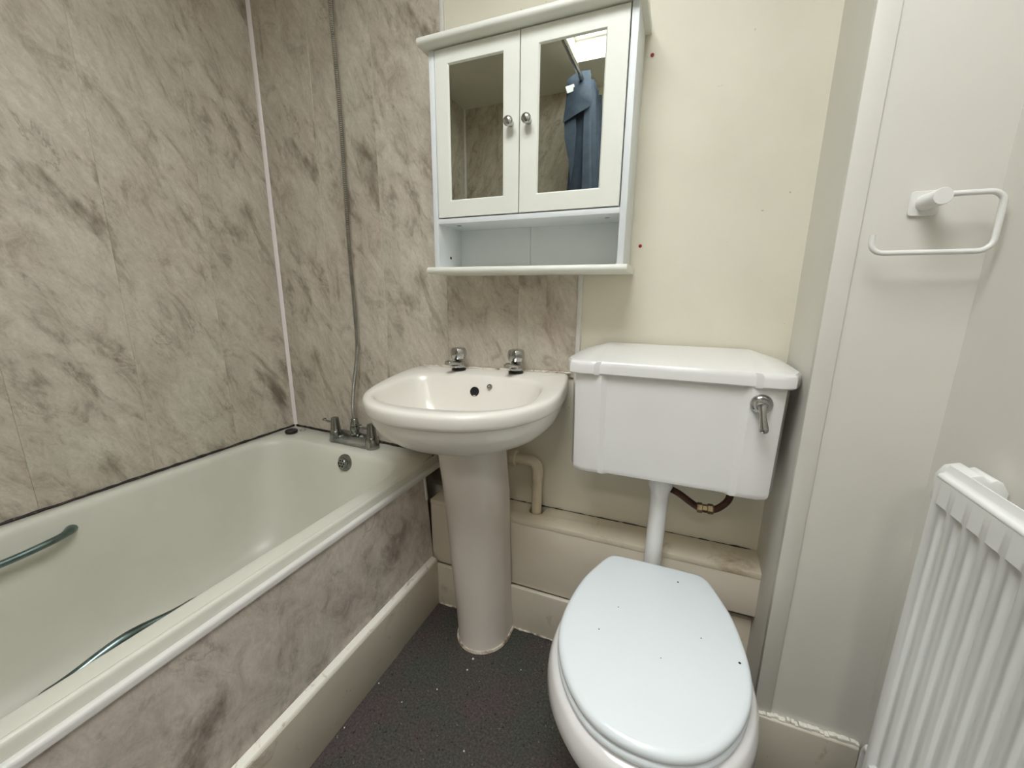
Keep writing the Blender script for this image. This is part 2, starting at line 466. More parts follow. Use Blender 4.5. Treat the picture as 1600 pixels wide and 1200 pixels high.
# mouldy sealant lines round the bath
def seal(name, pts, mat): return struct(name, tube(pts, .0045, 6), mat)
def zr(x): return .535 - .023 * x
pts = []; n = 90
for k in range(n + 1):
    y = -.002 - k * (1.70 / n); pts.append((.001 + rnd.uniform(0, .0012), y, zr(0) + .003 + rnd.uniform(-.001, .001)))
struct('trim_8', tube(pts, [rnd.uniform(.0025, .0055) for _ in pts], 6), 'mould_and_gap_shade')
pts = [(.002 + k * .0115, -.0055, zr(.0115 * k) + .003 + rnd.uniform(-.001, .001)) for k in range(61)]
struct('trim_9', tube(pts, [rnd.uniform(.0025, .0055) for _ in pts], 6), 'mould_and_gap_shade')

# ============================================================ bath
BYB, BYF = -.010, FRONT + .012
bath = thing('bathtub', 'long cream enamelled bathtub set against the marbled wall with a white edging', 'bathtub', (.38, -.92, 0))
N = 120
cx, cyb = .345, -.90
def bring(x0, x1, y0, y1, r, dz):
    return [(p[0], p[1], zr(p[0]) + dz) for p in polar(rrect(x0, x1, y0, y1, r, 10), (cx, cyb), N)]
rings = [bring(.0025, .7024, BYF, BYB, .006, -.03), bring(.0025, .7024, BYF, BYB, .006, -.002), bring(.0045, .7015, BYF + .002, BYB - .002, .007, 0)]
rings += [bring(.030, .668, BYF + .05, -.112, .10, 0), bring(.036, .662, BYF + .056, -.120, .10, -.002), bring(.041, .655, BYF + .062, -.127, .10, -.008),
          bring(.045, .649, BYF + .066, -.133, .10, -.020), bring(.052, .638, BYF + .08, -.146, .10, -.07), bring(.066, .620, BYF + .11, -.175, .11, -.17),
          bring(.082, .600, BYF + .15, -.205, .12, -.27), bring(.100, .580, BYF + .19, -.235, .13, -.34), bring(.125, .555, BYF + .22, -.265, .13, -.375),
          bring(.160, .52, BYF + .26, -.31, .12, -.392), bring(.22, .46, BYF + .33, -.38, .10, -.397)]
obj('tub', loft(rings, None, False, True), 'enamel', bath, ang=60)
# rolled front edge + white quadrant edging strip
def strip_profile(pts): return [(x, zr(x) + dz) for x, dz in pts]
obj('front_lip', prism(strip_profile([(.7025, -.0005), (.7062, -.001), (.709, -.0032), (.7107, -.008), (.7122, -.016), (.7142, -.0245), (.7142, -.032), (.7025, -.032)]), 'y', BYF, BYB - .002), 'enamel', bath, ang=50)
obj('edge_trim', prism(strip_profile([(.7144, -.038), (.7144, -.0240), (.718, -.0232), (.723, -.0238), (.7258, -.0262), (.7268, -.030), (.7272, -.038)]), 'y', BYF, -.020), 'trim', bath, ang=50)
# overflow rose on the sloping tap end
oc = Vector((.3965, -.1395, .4855)); ax = Vector((0, -1, .22)).normalized()
ov = obj('overflow', lathe([(0, -.006), (.031, -.006), (.032, -.001), (.030, .003), (.0195, .006), (.0185, .015), (.0165, .017), (0, .0175)], oc, ax, 28), 'chrome_dull', bath)
u_, v_ = frame(ax)
for k in range(7):
    c = oc + ax * .0170 + (u_ * math.cos(k * PI / 3) + v_ * math.sin(k * PI / 3)) * (.0115 if k < 6 else 0)
    obj('hole', lathe([(0, 0), (.0031, 0), (.0031, .0013), (0, .0013)], c, ax, 10), 'hole', ov)
# two grip handles
def grip(xw, sgn, y0, y1, z, out, name='grip_handle', arch=-.004):
    p = [(xw, y0, z), (xw + sgn * out * .55, y0 - .012, z + .003), (xw + sgn * out, y0 - .045, z + .002), (xw + sgn * out * 1.05, (y0 + y1) / 2, z + arch),
         (xw + sgn * out, y1 + .045, z + .002), (xw + sgn * out * .55, y1 + .012, z + .003), (xw, y1, z)]
    P = spline(p, 6); L = len(P)
    rs = [.0085 + .0055 * max(0, 1 - min(i, L - 1 - i) / 9) for i in range(L)]
    return obj(name, tube(P, rs, 12), 'grip', bath)
g1 = grip(.044, 1, -.735, -1.0, .478, .034); g1['label'] = 'dull grip handle on the wall side of the tub'
g2 = grip(.650, -1, -.775, -1.0, .489, .019, arch=.012); g2['label'] = 'grip handle just inside the front rim of the tub'
# bath front panel and its end strip
pn = obj('front_panel', prism([(.7232, .4795), (.7165, .4795), (.737, .170), (.7445, .170)], 'y', FRONT + .01, -.1125), 'panel', bath, smooth=False); pn['label'] = 'marbled grey brown front panel'
obj('end_strip', prism([(.7262, .4795), (.7165, .4795), (.7225, .398), (.7335, .398)], 'y', -.1225, -.1127), 'trim', pn, bevel=.0008)

# bath plug lying on the rim with its ring
pz = zr(.066)
plug = thing('bath_plug', 'black rubber bath plug lying on the bath rim in the corner', 'plug', (.066, -.080, pz + .001))
obj('stopper', lathe([(0, 0), (.020, 0), (.0228, .003), (.0234, .009), (.021, .0125), (.006, .0135), (.005, .0155), (0, .016)], (.066, -.080, pz + .001), (0, 0, 1), 24), 'black', plug)
obj('ring', tube([(.082 + .011 * math.cos(a * PI / 10), -.040 + .011 * math.sin(a * PI / 10), pz + .0025) for a in range(21)], .001, 6), 'chrome_dull', plug)

# bath mixer
mz = zr(.36) + .0015
mix = thing('bath_mixer_tap', 'old chrome lever bath mixer tap standing on the tub end', 'tap', (.36, -.055, mz))
body = bmesh.new()
T = .023
def tz(x): return -T * (x - .36)
# bridge plate, sloping up to the back
sec = [(-.086, 0), (-.088, .006), (-.084, .012), (-.066, .027), (-.044, .038), (-.028, .034), (-.026, 0)]
xs = [.288, .31, .34, .37, .40, .43, .462]
loft([[(x, y, mz + tz(x) + z) for y, z in sec] for x in xs], body)
obj('bridge', body, 'chrome_dull', mix, ang=35)
for x, nm in ((.288, 'pillar'), (.462, 'pillar')):
    zb = mz + tz(x); yy = -.064
    p = obj(nm, lathe([(0, 0), (.025, 0), (.026, .004), (.0245, .014), (.0235, .026), (.0225, .034), (.0195, .041), (.0185, .043)], (x, yy, zb), (0, 0, 1), 24), 'chrome_dull', mix)
    hd = obj('tap_head', lathe([(0, .043), (.0185, .043), (.0185, .047), (.0180, .048), (.0142, .090), (.0132, .093), (.009, .0945), (0, .095)], (x, yy, zb), (0, 0, 1), 24), 'chrome_dull', mix)
    obj('lever', tube(spline([(x - .012, yy, zb + .075), (x - .028, yy, zb + .073), (x - .042, yy, zb + .074), (x - .052, yy, zb + .078), (x - .056, yy, zb + .083)], 4),
                      [.0046] * 11 + [.006, .0078, .0085, .0076, .0056, .002], 10), 'chrome_dull', mix)
zo = mz + .033
obj('outlet', lathe([(0, 0), (.019, 0), (.019, .004), (.014, .006), (.0145, .012), (.0175, .017), (.018, .025), (.0165, .032), (.013, .034), (0, .034)], (.366, -.045, zo), (0, 0, 1), 20), 'chrome_dull', mix)

# shower hose
hose = thing('shower_hose', 'ribbed chrome shower hose running up the marbled wall from bath mixer', 'hose', (.366, -.045, zo + .034))
path = spline([(.366, -.045, zo + .046), (.363, -.045, .66), (.372, -.042, .74), (.389, -.036, .84), (.396, -.032, .92), (.3945, -.030, 1.05), (.391, -.030, 1.22), (.393, -.030, 1.42), (.396, -.030, 1.62), (.395, -.032, 1.80), (.3935, -.034, 1.96), (.392, -.034, 2.12), (.392, -.034, 2.2)], 60)
rs = [(.0062 if i % 2 else .0078) for i in range(len(path))]
# keep the ribs at an even pitch
L = [0.]
for a, b in zip(path, path[1:]): L.append(L[-1] + (b - a).length)
step = .0029; even = []; j = 0; s = 0.
while s < L[-1]:
    while L[j + 1] < s: j += 1
    f_ = (s - L[j]) / max(1e-9, L[j + 1] - L[j]); even.append(path[j].lerp(path[j + 1], f_)); s += step
obj('sleeve', tube(even, [(.0054 if i % 2 else .0080) for i in range(len(even))], 10), 'steel', hose, ang=80)
obj('hose_nut', lathe([(0, 0), (.0155, 0), (.016, .004), (.0145, .012), (.0125, .016), (.0125, .024), (.010, .027), (0, .027)], (.366, -.045, zo + .0345), (0, 0, 1), 12), 'chrome_dull', hose)
obj('wall_elbow', tube([(.392, -.034, 2.195), (.392, -.034, 2.215), (.392, -.020, 2.228), (.392, -.0045, 2.228)], .011, 12), 'chrome_dull', hose)

# ============================================================ basin and pedestal
PX = .972
basin = thing('pedestal_basin', 'white ceramic wash basin on a tall pedestal beside the bathtub', 'basin', (PX, 0, 0), None, (0, math.radians(-1.6), 0))
BC = .935 - PX + .008          # basin centre in the tilted frame
K = .10
def bx(dx, y): return (BC + dx * (1 if dx > 0 else .975) + K * (-y - .1), y)
half = [(.272, -.008), (.279, -.06), (.285, -.14), (.284, -.22), (.270, -.295), (.240, -.362), (.196, -.418), (.142, -.458), (.075, -.482), (0, -.490)]
def smooth_half(h, per=6):
    L_ = spline([(a, b, 0) for a, b in h] + [(-h[-2][0], h[-2][1], 0)], per)
    L_ = L_[:(len(h) - 1) * per + 1]
    r = [(p.x, p.y) for p in L_]
    return r + [(-a, b) for a, b in r[-2::-1]]
outer = smooth_half(half)
NB = 144
cen = (BC + .015, -.24)
def oring(inset, z, ymax=None, deck=None):
    o2 = []
    hw = .285; f_x = 1 - inset / hw
    for x, y in outer:
        yy = -.008 + (y + .008) * (1 - inset / .49) if y < -.008 else y
        o2.append(bx(x * f_x, yy))
    P = polar(o2, cen, NB)
    out = []
    for p in P:
        zz = z(p) if callable(z) else z
        out.append((p.x, p.y, zz))
    return out
def decky(p): # the tap ledge at the back stands a little proud of the rim
    t_ = max(0, min(1, (p.y + .30) / .28)); return .838 + .014 * (t_ * t_ * (3 - 2 * t_))
def inner(sx, y0, y1, z, pw=2.6):
    o2 = []
    yc_, hy = (y0 + y1) / 2, (y1 - y0) / 2
    for k in range(160):
        a = 2 * PI * k / 160; c, s_ = math.cos(a), math.sin(a)
        q = pw if s_ < 0 else 4.2
        rad = (abs(c) ** q + abs(s_) ** q) ** (-1 / q)
        o2.append(bx(sx * rad * c, yc_ + hy * rad * s_))
    P = polar(o2, cen, NB)
    return [(p.x, p.y, z(p) if callable(z) else z) for p in P]
rings = [inner(.03, -.255, -.205, .702, 2), inner(.10, -.315, -.165, .708, 2.1), inner(.15, -.350, -.148, .722, 2.2), inner(.187, -.385, -.135, .748, 2.3), inner(.208, -.412, -.124, .782, 2.35),
         inner(.220, -.428, -.113, .812, 2.4), inner(.226, -.436, -.106, lambda p: decky(p) - .010, 2.4), inner(.231, -.441, -.100, lambda p: decky(p) - .0035, 2.4), inner(.237, -.446, -.094, decky, 2.4)]
rings += [oring(.012, lambda p: decky(p) - .0003), oring(.006, lambda p: decky(p) - .0018), oring(.002, lambda p: decky(p) - .005), oring(0.0005, lambda p: decky(p) - .011), oring(0, lambda p: decky(p) - .018), oring(.001, .808), oring(.003, .802), oring(.008, .7975), oring(.013, .796), oring(.013, .793)]
def pedout(w_, yf, z, lean=0.):
    o2 = [(w_, -.122), (w_, -.17)]
    for k in range(1, 24):
        a = PI * k / 24; o2.append((w_ * math.cos(a), -.17 - (abs(yf) - .17) * math.sin(a)))
    o2 += [(-w_, -.17), (-w_, -.122)]
    return o2
# underside belly closing onto the pedestal
top_r = oring(.013, .793)
pt = [(p.x, p.y) for p in polar([(x + BC + .02, y) for x, y in pedout(.108, -.272, 0)], cen, NB)]
for t_ in (.0, .12, .28, .46, .64, .80, .92, 1.0):
    if t_ == 0: continue
    hx = math.sin(t_ * PI / 2) ; rz = 1 - math.cos(t_ * PI / 2)
    rings.append([(a[0] + (b[0] - a[0]) * rz * .98, a[1] + (b[1] - a[1]) * rz, .793 - .108 * hx) for a, b in zip(top_r, pt)])
ob = obj('bowl', loft(rings, None, True, True), 'ceramic_warm', basin, local=True, ang=55)
# pedestal
rings = []
NP = 64
for z, w_, yf, cxp in ((0.006, .0835, -.258, 0), (.02, .0825, -.256, 0), (.10, .083, -.256, -.003), (.30, .088, -.262, -.008), (.50, .095, -.264, -.014), (.64, .096, -.268, -.024), (.72, .097, -.269, -.026)):
    o2 = [(x + cxp, y) for x, y in pedout(w_, yf, z)]
    rings.append([(p[0], p[1], z) for p in o2])
obj('pedestal', loft(rings), 'pedestal', basin, local=True, ang=50)
o2 = pedout(.0885, -.263, 0)
obj('foot_sealant', loft([[(x, y, .0005) for x, y in o2], [(x * .985, -.122 + (y + .122) * .985, .008) for x, y in o2]]), 'sealant', basin, local=True)
# overflow hole, chain stay
bw = Vector((.932 - PX + .008 + .002, -.115, .800))
obj('overflow_hole', lathe([(0, -.004), (.0150, -.004), (.0150, .004), (.0140, .005), (.0130, .0035), (0, .0030)], bw, Vector((0, -1, .25)), 20), 'hole', basin, local=True)
obj('chain_stay', lathe([(0, -.006), (.008, -.006), (.0086, .002), (.0065, .008), (.003, .011), (0, .012)], (.977 - PX + .014, -.112, .818), Vector((0, -1, .25)), 14), 'chrome_dull', basin, local=True)
pts = [(BC - .27 + k * .0135, -.0095, .8535 + rnd.uniform(-.0012, .0012)) for k in range(41)]
obj('sealant_bead', tube(pts, [rnd.uniform(.002, .0042) for _ in pts], 6), 'sealant', basin, local=True)

# two basin taps
def knob_bm(o):
    bm = bmesh.new(); prof = [(.018, 0), (.0228, .004), (.0255, .012), (.0262, .021), (.025, .031), (.022, .0368), (.0185, .038)]
    rings = []
    for r, h in prof:
        ring = []
        for k in range(32):
            a = 2 * PI * k / 32; f_ = math.cos(PI / 8) / math.cos((a + PI / 8) % (PI / 4) - PI / 8)
            bl_ = 1 - abs(h - .018) / .020
            ring.append((o[0] + r * ((1 - .9 * bl_) + .9 * bl_ * f_) * math.cos(a), o[1] + r * ((1 - .9 * bl_) + .9 * bl_ * f_) * math.sin(a), o[2] + h))
        rings.append(ring)
    return loft(rings, bm)
def make_tap(loc, label):
    t_ = thing('basin_tap', label, 'tap', loc, 'basin taps')
    x, y, z = loc
    obj('tap_base', lathe([(0, .0005), (.023, .0005), (.0235, .003), (.0185, .006), (.0185, .010), (0, .010)], loc, (0, 0, 1), 24), 'black', t_)
    bm = lathe([(0, .009), (.021, .009), (.0215, .020), (.020, .026), (.014, .030), (.012, .034), (0, .034)], loc, (0, 0, 1), 24)
    obj('tap_body', bm, 'chrome', t_)
    bm = bmesh.new(); rings = []
    for d, wd, z0, z1 in ((.005, .016, .012, .031), (.025, .0155, .014, .032), (.045, .0140, .020, .037), (.060, .013, .023, .040), (.067, .012, .023, .039), (.070, .009, .025, .036)):
        rings.append([(x + wd * math.cos(a), y - d, z + (z0 + z1) / 2 + (z1 - z0) / 2 * math.sin(a)) for a in [2 * PI * k / 14 for k in range(14)]])
    obj('spout', loft(rings), 'chrome', t_)
    obj('tap_knob', knob_bm((x, y, z + .0335)), 'chrome', t_, ang=22)
    return t_
make_tap((.828, -.050, .8495), 'chrome basin tap with faceted knob nearer the bath')
make_tap((1.026, -.046, .8545), 'chrome basin tap with faceted knob nearer the cistern')

# waste pipe
wp = thing('waste_pipe', 'yellowed plastic waste pipe bending down from pedestal into the low boxing', 'pipe', (1.10, -.036, LZ))
pr = [(1.015, -.036, .570), (1.045, -.036, .570), (1.074, -.036, .570)]
el = [(1.100 - .026 + .026 * math.sin(a), -.036, .570 - .026 + .026 * math.cos(a)) for a in [PI / 2 * k / 8 for k in range(9)]]
obj('pipe', tube(pr + el[1:] + [(1.100, -.036, .50), (1.100, -.036, .30)], .0165, 20), 'cream_plastic', wp)
el2 = [(1.050, -.036, .570), (1.074, -.036, .570)] + el[1:] + [(1.100, -.036, .515)]
obj('elbow', tube(el2, .0185, 20), 'cream_plastic', wp)
bm = bmesh.new(); rings = []
for x, k_ in ((1.010, 0), (1.012, 1), (1.026, 1), (1.028, 0)):
    rings.append([(x, -.036 + (.0255 + .002 * (k % 2) + .001 * k_) * math.cos(2 * PI * k / 32), .570 + (.0255 + .002 * (k % 2) + .001 * k_) * math.sin(2 * PI * k / 32)) for k in range(32)])
obj('nut', loft(rings), 'cream_plastic', wp, ang=20)

# ============================================================ cistern
cis = thing('toilet_cistern', 'wide white ceramic toilet cistern hung on the back wall beside the column', 'cistern', (1.474, 0, .64))
CX = 1.474
def cplan(hw, yf, rec, ch, back=-.012):
    """half outline: chamfered ends, recessed middle"""
    i, s_ = hw - .088, .012
    return [(-hw, back), (-hw, yf + ch * 1.0), (-hw + ch * .30, yf + ch * .25), (-hw + ch * .8, yf), (-i - s_, yf), (-i, yf + rec), (i, yf + rec), (i + s_, yf), (hw - ch * .8, yf), (hw - ch * .30, yf + ch * .25), (hw, yf + ch * 1.0), (hw, back)]
def cring(hw, yf, rec, ch, z, **k): return [(CX + x, y, z(x) if callable(z) else z) for x, y in cplan(hw, yf, rec, ch, **k)]
rings = [cring(.212, -.215, .009, .040, .650), cring(.220, -.2245, .009, .040, .6512), cring(.2255, -.231, .009, .040, .655), cring(.228, -.2340, .009, .040, .661), cring(.2285, -.2348, .009, .040, .668), cring(.2295, -.235, .009, .040, .75), cring(.232, -.237, .009, .040, .906)]
obj('tank', loft(rings), 'ceramic', cis, ang=29)
def dome(x):
    e = abs(x); t_ = max(0, min(1, (e - .16) / .085)); return .957 - .020 * t_
# lid with a domed top: fine grid over its plan
def lidring(hw, yf, zf, grow=0): return cring(hw, yf, .008, .055, zf, back=-.006)
rings = [lidring(.226, -.232, .907), lidring(.246, -.246, .9065), lidring(.249, -.249, .910), lidring(.249, -.249, .927), lidring(.2478, -.2478, .933), lidring(.2445, -.2445, .9375), lidring(.238, -.238, .9393)]
bm = loft(rings, None, True, False)
top = [v_ for v_ in bm.verts][-12:]
Lb = bm.verts.new((CX - .175, -.006, .9585)); Rb = bm.verts.new((CX + .175, -.006, .9585))
bm.faces.new((top[0], top[1], top[2], top[3], Lb)); bm.faces.new((top[3], top[4], Lb))
bm.faces.new((top[4], top[5], Lb)); bm.faces.new((top[5], top[6], Rb, Lb)); bm.faces.new((top[6], top[7], Rb)); bm.faces.new((top[7], top[8], Rb))
bm.faces.new((top[8], top[9], top[10], top[11], Rb)); bm.faces.new((top[0], Lb, Rb, top[11]))
obj('cistern_lid', bm, 'ceramic', cis, ang=28)
# flush lever
lv = obj('flush_lever', lathe([(0, -.002), (.021, -.002), (.0215, .002), (.020, .006), (.016, .009), (.0155, .016), (.012, .020), (0, .021)], (1.650, -.236, .872), (0, -1, 0), 24), 'chrome', cis)
P = spline([(1.649, -.252, .872), (1.650, -.258, .862), (1.652, -.262, .845), (1.655, -.264, .828), (1.656, -.264, .818)], 5)
obj('lever_arm', tube(P, [.012, .011, .0095, .0085, .0078, .0072, .0068, .0066, .0066, .0068, .0072, .0076, .008, .0084, .0088, .0090, .0090, .0088, .0080, .0065, .004], 14), 'chrome', lv)
# flush pipe
fp = spline([(1.470, -.140, .652), (1.470, -.140, .55), (1.469, -.140, .44), (1.468, -.142, .36), (1.468, -.158, .315), (1.468, -.185, .298), (1.468, -.215, .295)], 6)
fo = obj('flush_pipe', tube(fp, .0225, 20), 'pipe_white', cis)
obj('pipe_nut', lathe([(0, 0), (.034, 0), (.034, .010), (.028, .022), (.0245, .034), (0, .034)][::-1] if False else [(0, 0), (.0235, 0), (.0255, .012), (.031, .026), (.031, .06), (0, .06)], (1.470, -.140, .585), (0, 0, 1), 20), 'pipe_white', cis)

# copper feed pipe under the cistern
cu = thing('copper_feed_pipe', 'dark brown copper pipe with grimy brass joint hanging under cistern', 'pipe', (1.58, -.12, .56))
P = spline([(1.452, -.09, .598), (1.497, -.112, .590), (1.520, -.118, .583), (1.545, -.12, .568), (1.570, -.12, .5555), (1.600, -.12, .557), (1.622, -.12, .575), (1.634, -.12, .60), (1.638, -.12, .649)], 7)
obj('pipe', tube(P, .0085, 12), 'copper', cu)
d = Vector((1, 0, .05)).normalized()
obj('joint', lathe([(0, 0), (.0125, 0), (.013, .003), (.013, .012), (.010, .0135), (.010, .024), (.013, .0255), (.013, .036), (.0115, .039), (0, .039)], (1.563, -.12, .556), d, 6), 'brass', cu, ang=20)

# ============================================================ toilet pan
WX, WY = 1.478, -.185
wc = thing('toilet', 'white toilet pan with its pale plastic lid closed', 'toilet', (WX, WY - .2, 0))
lidh = [(.000, .003), (.06, .003), (.104, .000), (.122, -.014), (.145, -.065), (.167, -.13), (.180, -.215), (.1805, -.28), (.168, -.337), (.141, -.392), (.099, -.440), (.052, -.465), (0, -.472)]
L_ = spline([(-.06, .003, 0)] + [(a, b, 0) for a, b in lidh] + [(-.052, -.465, 0)], 5)[5:-5]
lo = [(p.x, p.y) for p in L_]; lo += [(-a, b) for a, b in lo[-2:0:-1]]
NW = 128; wcen = (0, -.24)
def wring(sc, dx, z, dy=0, back=None, zf=None):
    """outline grown by dx, shifted and scaled"""
    out = []
    for p in polar(lo, wcen, NW):
        q = Vector((p.x - wcen[0], p.y - wcen[1])); l_ = q.length; q = q * (sc * (l_ + dx) / l_)
        x, y = wcen[0] + q.x, wcen[1] + q.y + dy
        if back is not None: y = min(y, back)
        out.append((WX + x, WY + y, z + (zf(x, y) if zf else 0)))
    return out
ZL = .410
dm = lambda x, y: .004 * max(0, 1 - (x / .19) ** 2) * max(0, 1 - ((y + .24) / .26) ** 2)
rings = [wring(1, -.006, ZL - .020), wring(1, -.001, ZL - .018), wring(1, 0, ZL - .012), wring(1, -.0015, ZL - .006), wring(1, -.006, ZL - .0015), wring(1, -.013, ZL), wring(.8, -.01, ZL, 0, None, dm), wring(.5, 0, ZL, 0, None, dm), wring(.2, 0, ZL, 0, None, dm)]
obj('toilet_lid', loft(rings), 'plastic', wc, ang=60)
# seat ring
def seat_bm():
    o1 = [wring(1, -.004, ZL - .0405), wring(1, .0, ZL - .036), wring(1, .0005, ZL - .029), wring(1, -.004, ZL - .0225)]
    o2 = [wring(.70, -.004, ZL - .0225, -.01), wring(.66, -.004, ZL - .031, -.01), wring(.68, -.004, ZL - .0405, -.01)]
    return loft(o1 + o2 + [o1[0]], None, False, False)
obj('seat', seat_bm(), 'plastic', wc, ang=60)
# pan: rim, outer wall, foot, with hollow bowl
BK = -.02
rings = [wring(.30, 0, .20, -.02), wring(.42, 0, .22, -.02), wring(.60, 0, .30, -.015), wring(.68, 0, ZL - .06, -.01), wring(.74, 0, ZL - .044, -.006), wring(.95, .004, ZL - .0425), wring(1, .008, ZL - .046), wring(1, .013, ZL - .055), wring(1, .018, ZL - .072), wring(1, .020, ZL - .092),
         wring(.985, .014, ZL - .115), wring(.94, .010, ZL - .145), wring(.86, .004, ZL - .185, .006), wring(.765, 0, ZL - .225, .016), wring(.68, -.004, ZL - .265, .026), wring(.63, -.008, ZL - .31, .032), wring(.62, -.006, .05, .032), wring(.64, 0, .015, .032), wring(.65, 0, .0005, .032)]
obj('pan', loft(rings), 'pan', wc, ang=60)
obj('inlet', tube([(1.468, -.175, .295), (1.468, -.22, .295), (1.47, -.30, .292)], [.034, .036, .05], 20), 'ceramic', wc)
for s_ in (-1, 1):
    obj('hinge', lathe([(0, -.016), (.0085, -.016), (.009, -.012), (.009, .012), (.0085, .016), (0, .016)], (WX + s_ * .075, WY - .006, ZL - .030), (1, 0, 0), 14), 'plastic', wc)
# ============================================================ mirror cabinet
CL, CR, CZ0, CZ1, CY = .807, 1.338, 1.164, 1.711, -.139
cab = thing('mirror_cabinet', 'white wall cabinet with two mirrored doors and an open shelf', 'cabinet', (1.0725, 0, CZ0))
for x0, x1 in ((CL, CL + .0155), (CR - .0155, CR)):
    bm = box(x0, x1, CY, -.001, CZ0, CZ1 - .004)
    s_ = obj('side_panel', bm, 'cab_edge', cab, bevel=.0007)
obj('cap_hole', lathe([(0, 0), (.0042, 0), (.0042, .0006), (0, .0006)], (CL + .0156, -.075, 1.195), (1, 0, 0), 12), 'hole', cab)
# cornice (rounded nose)
def nose(y1, yn, z0, z1):
    r_ = (z1 - z0) / 2; zc = (z0 + z1) / 2
    return [(y1, z0), (yn + r_, z0)] + [(yn + r_ - r_ * math.cos(a), zc - r_ * math.sin(a) * -1 * -1) for a in [-PI / 2 + PI * k / 8 for k in range(1, 8)]][::1] + [(yn + r_, z1), (y1, z1)]
def nose2(y1, yn, z0, z1):
    r_ = (z1 - z0) / 2; zc = (z0 + z1) / 2
    return [(y1, z0)] + [(yn + r_ - r_ * math.cos(a), zc + r_ * math.sin(a)) for a in [-PI / 2 + PI * k / 10 for k in range(11)]] + [(y1, z1)]
obj('cornice', prism(nose2(-.001, -.171, CZ1 - .003, CZ1 + .017), 'x', CL - .016, CR + .014), 'cab', cab, bevel=.0012, ang=30)
obj('bottom_shelf', prism(nose2(-.001, -.156, CZ0 - .018, CZ0 + .0003), 'x', CL - .018, CR + .012), 'cab', cab, bevel=.0012, ang=30)
dv = obj('divider_shelf', box(CL + .0157, CR - .0157, CY + .0005, -.004, 1.2815, 1.2945), 'cab_edge', cab, bevel=.0006)
for x, y in ((.868, -.10), (1.285, -.085)):
    obj('screw_cap', lathe([(0, -.0008), (.0065, -.0008), (.0065, .0004), (0, .0004)], (x, y, 1.2813), (0, 0, 1), 14), 'steel', dv)
for x0, x1 in ((CL + .0157, 1.0525), (1.0535, CR - .0157)):
    obj('back_panel', box(x0, x1, -.008, -.003, CZ0 + .0005, CZ1 - .004), 'cab_edge', cab, smooth=False)
def door(x0, x1, z0, z1, kx, fr):
    yf, yb = CY - .0015, CY + .0145
    l, r, b, t_ = fr
    d_ = None
    # frame of stiles and rails with a chamfer to the glass
    bm = bmesh.new()
    def q(a, y): return [bm.verts.new(p) for p in ((a[0], y, a[2]), (a[1], y, a[2]), (a[1], y, a[3]), (a[0], y, a[3]))]
    O = q((x0, x1, z0, z1), yf); I = q((l, r, b, t_), yf); I2 = q((l + .003, r - .003, b + .003, t_ - .003), yf + .005); OB = q((x0, x1, z0, z1), yb); IB = q((l + .003, r - .003, b + .003, t_ - .003), yb)
    for A, B in ((O, I), (I, I2), (I2, IB), (IB, OB), (OB, O)):
        for k in range(4): bm.faces.new((A[k], A[(k + 1) % 4], B[(k + 1) % 4], B[k]))
    d_ = obj('door', bm, 'cab', cab, smooth=False, bevel=.0006, seg=1)
    obj('mirror', box(l + .0031, r - .0031, yf + .0052, yf + .0085, b + .0031, t_ - .0031), 'mirror', d_, smooth=False)
    obj('knob', lathe([(0, 0), (.0075, 0), (.0065, .004), (.005, .009), (.0075, .013), (.0112, .016), (.0122, .020), (.0118, .024), (.009, .0275), (.004, .029), (0, .0293)], (kx, yf, 1.506), (0, -1, 0), 24), 'chrome', d_)
    return d_
door(.8255, 1.0638, 1.2975, CZ1 - .0065, 1.043, (.8630, 1.0215, 1.3395, 1.6695))
door(1.0665, 1.3195, 1.2975, CZ1 - .0065, 1.090, (1.1115, 1.2715, 1.3385, 1.6690))

# ============================================================ things on the boxing and right wall
th = thing('toilet_roll_holder', 'white wire toilet roll holder screwed to the boxed column', 'holder', (1.829, BY, 1.242))
pts = rrect(1.8095, 1.8480, 1.2225, 1.2610, .006, 5)
obj('wall_plate', prism(pts, 'y', BY - .0045, BY - .0002), 'towel', th, bevel=.0008, seg=1)
obj('post', lathe([(0, 0), (.0125, 0), (.0125, .050), (.0118, .0515), (0, .0515)], (1.829, BY - .004, 1.2425), (0, -1, 0), 24), 'towel', th)
YA = BY - .040
ra = .018
def corner(cx_, cz_, a0, a1): return [(cx_ + ra * math.cos(math.radians(a0 + (a1 - a0) * k / 6)), YA, cz_ + ra * math.sin(math.radians(a0 + (a1 - a0) * k / 6))) for k in range(7)]
P = [(1.832, YA, 1.2475), (1.87, YA, 1.2475)] + corner(1.9065 - ra + .000, 1.2475 - ra, 90, 0) + corner(1.9065 - ra, 1.162 + ra, 0, -90) + corner(1.757 + ra, 1.162 + ra, 270, 180) + [(1.757, YA, 1.191)]
obj('arm', tube(P, .0042, 12), 'towel', th)

# red wall plugs left in the plaster
for (x, z), lab in (((1.357, 1.666), 'small red plastic plug in the cream wall beside the cabinet top'), ((1.362, 1.22), 'small red plastic plug in the cream wall beside cabinet shelf')):
    o = single('wall_plug', lathe([(0, 0), (.0042, 0), (.0046, .0012), (.002, .0014), (.0016, .0006), (0, .0006)], (x, .0038, z), (0, -1, 0), 12), 'red', lab, 'plug', (x, .0038, z), 'red wall plugs')

# radiator
RX, RY0, RY1, RZ0, RZ1 = 1.836, -.458, -1.42, .29, .848
rad = thing('radiator', 'white ribbed panel radiator fixed along the right wall', 'radiator', (1.87, -.9, RZ0))
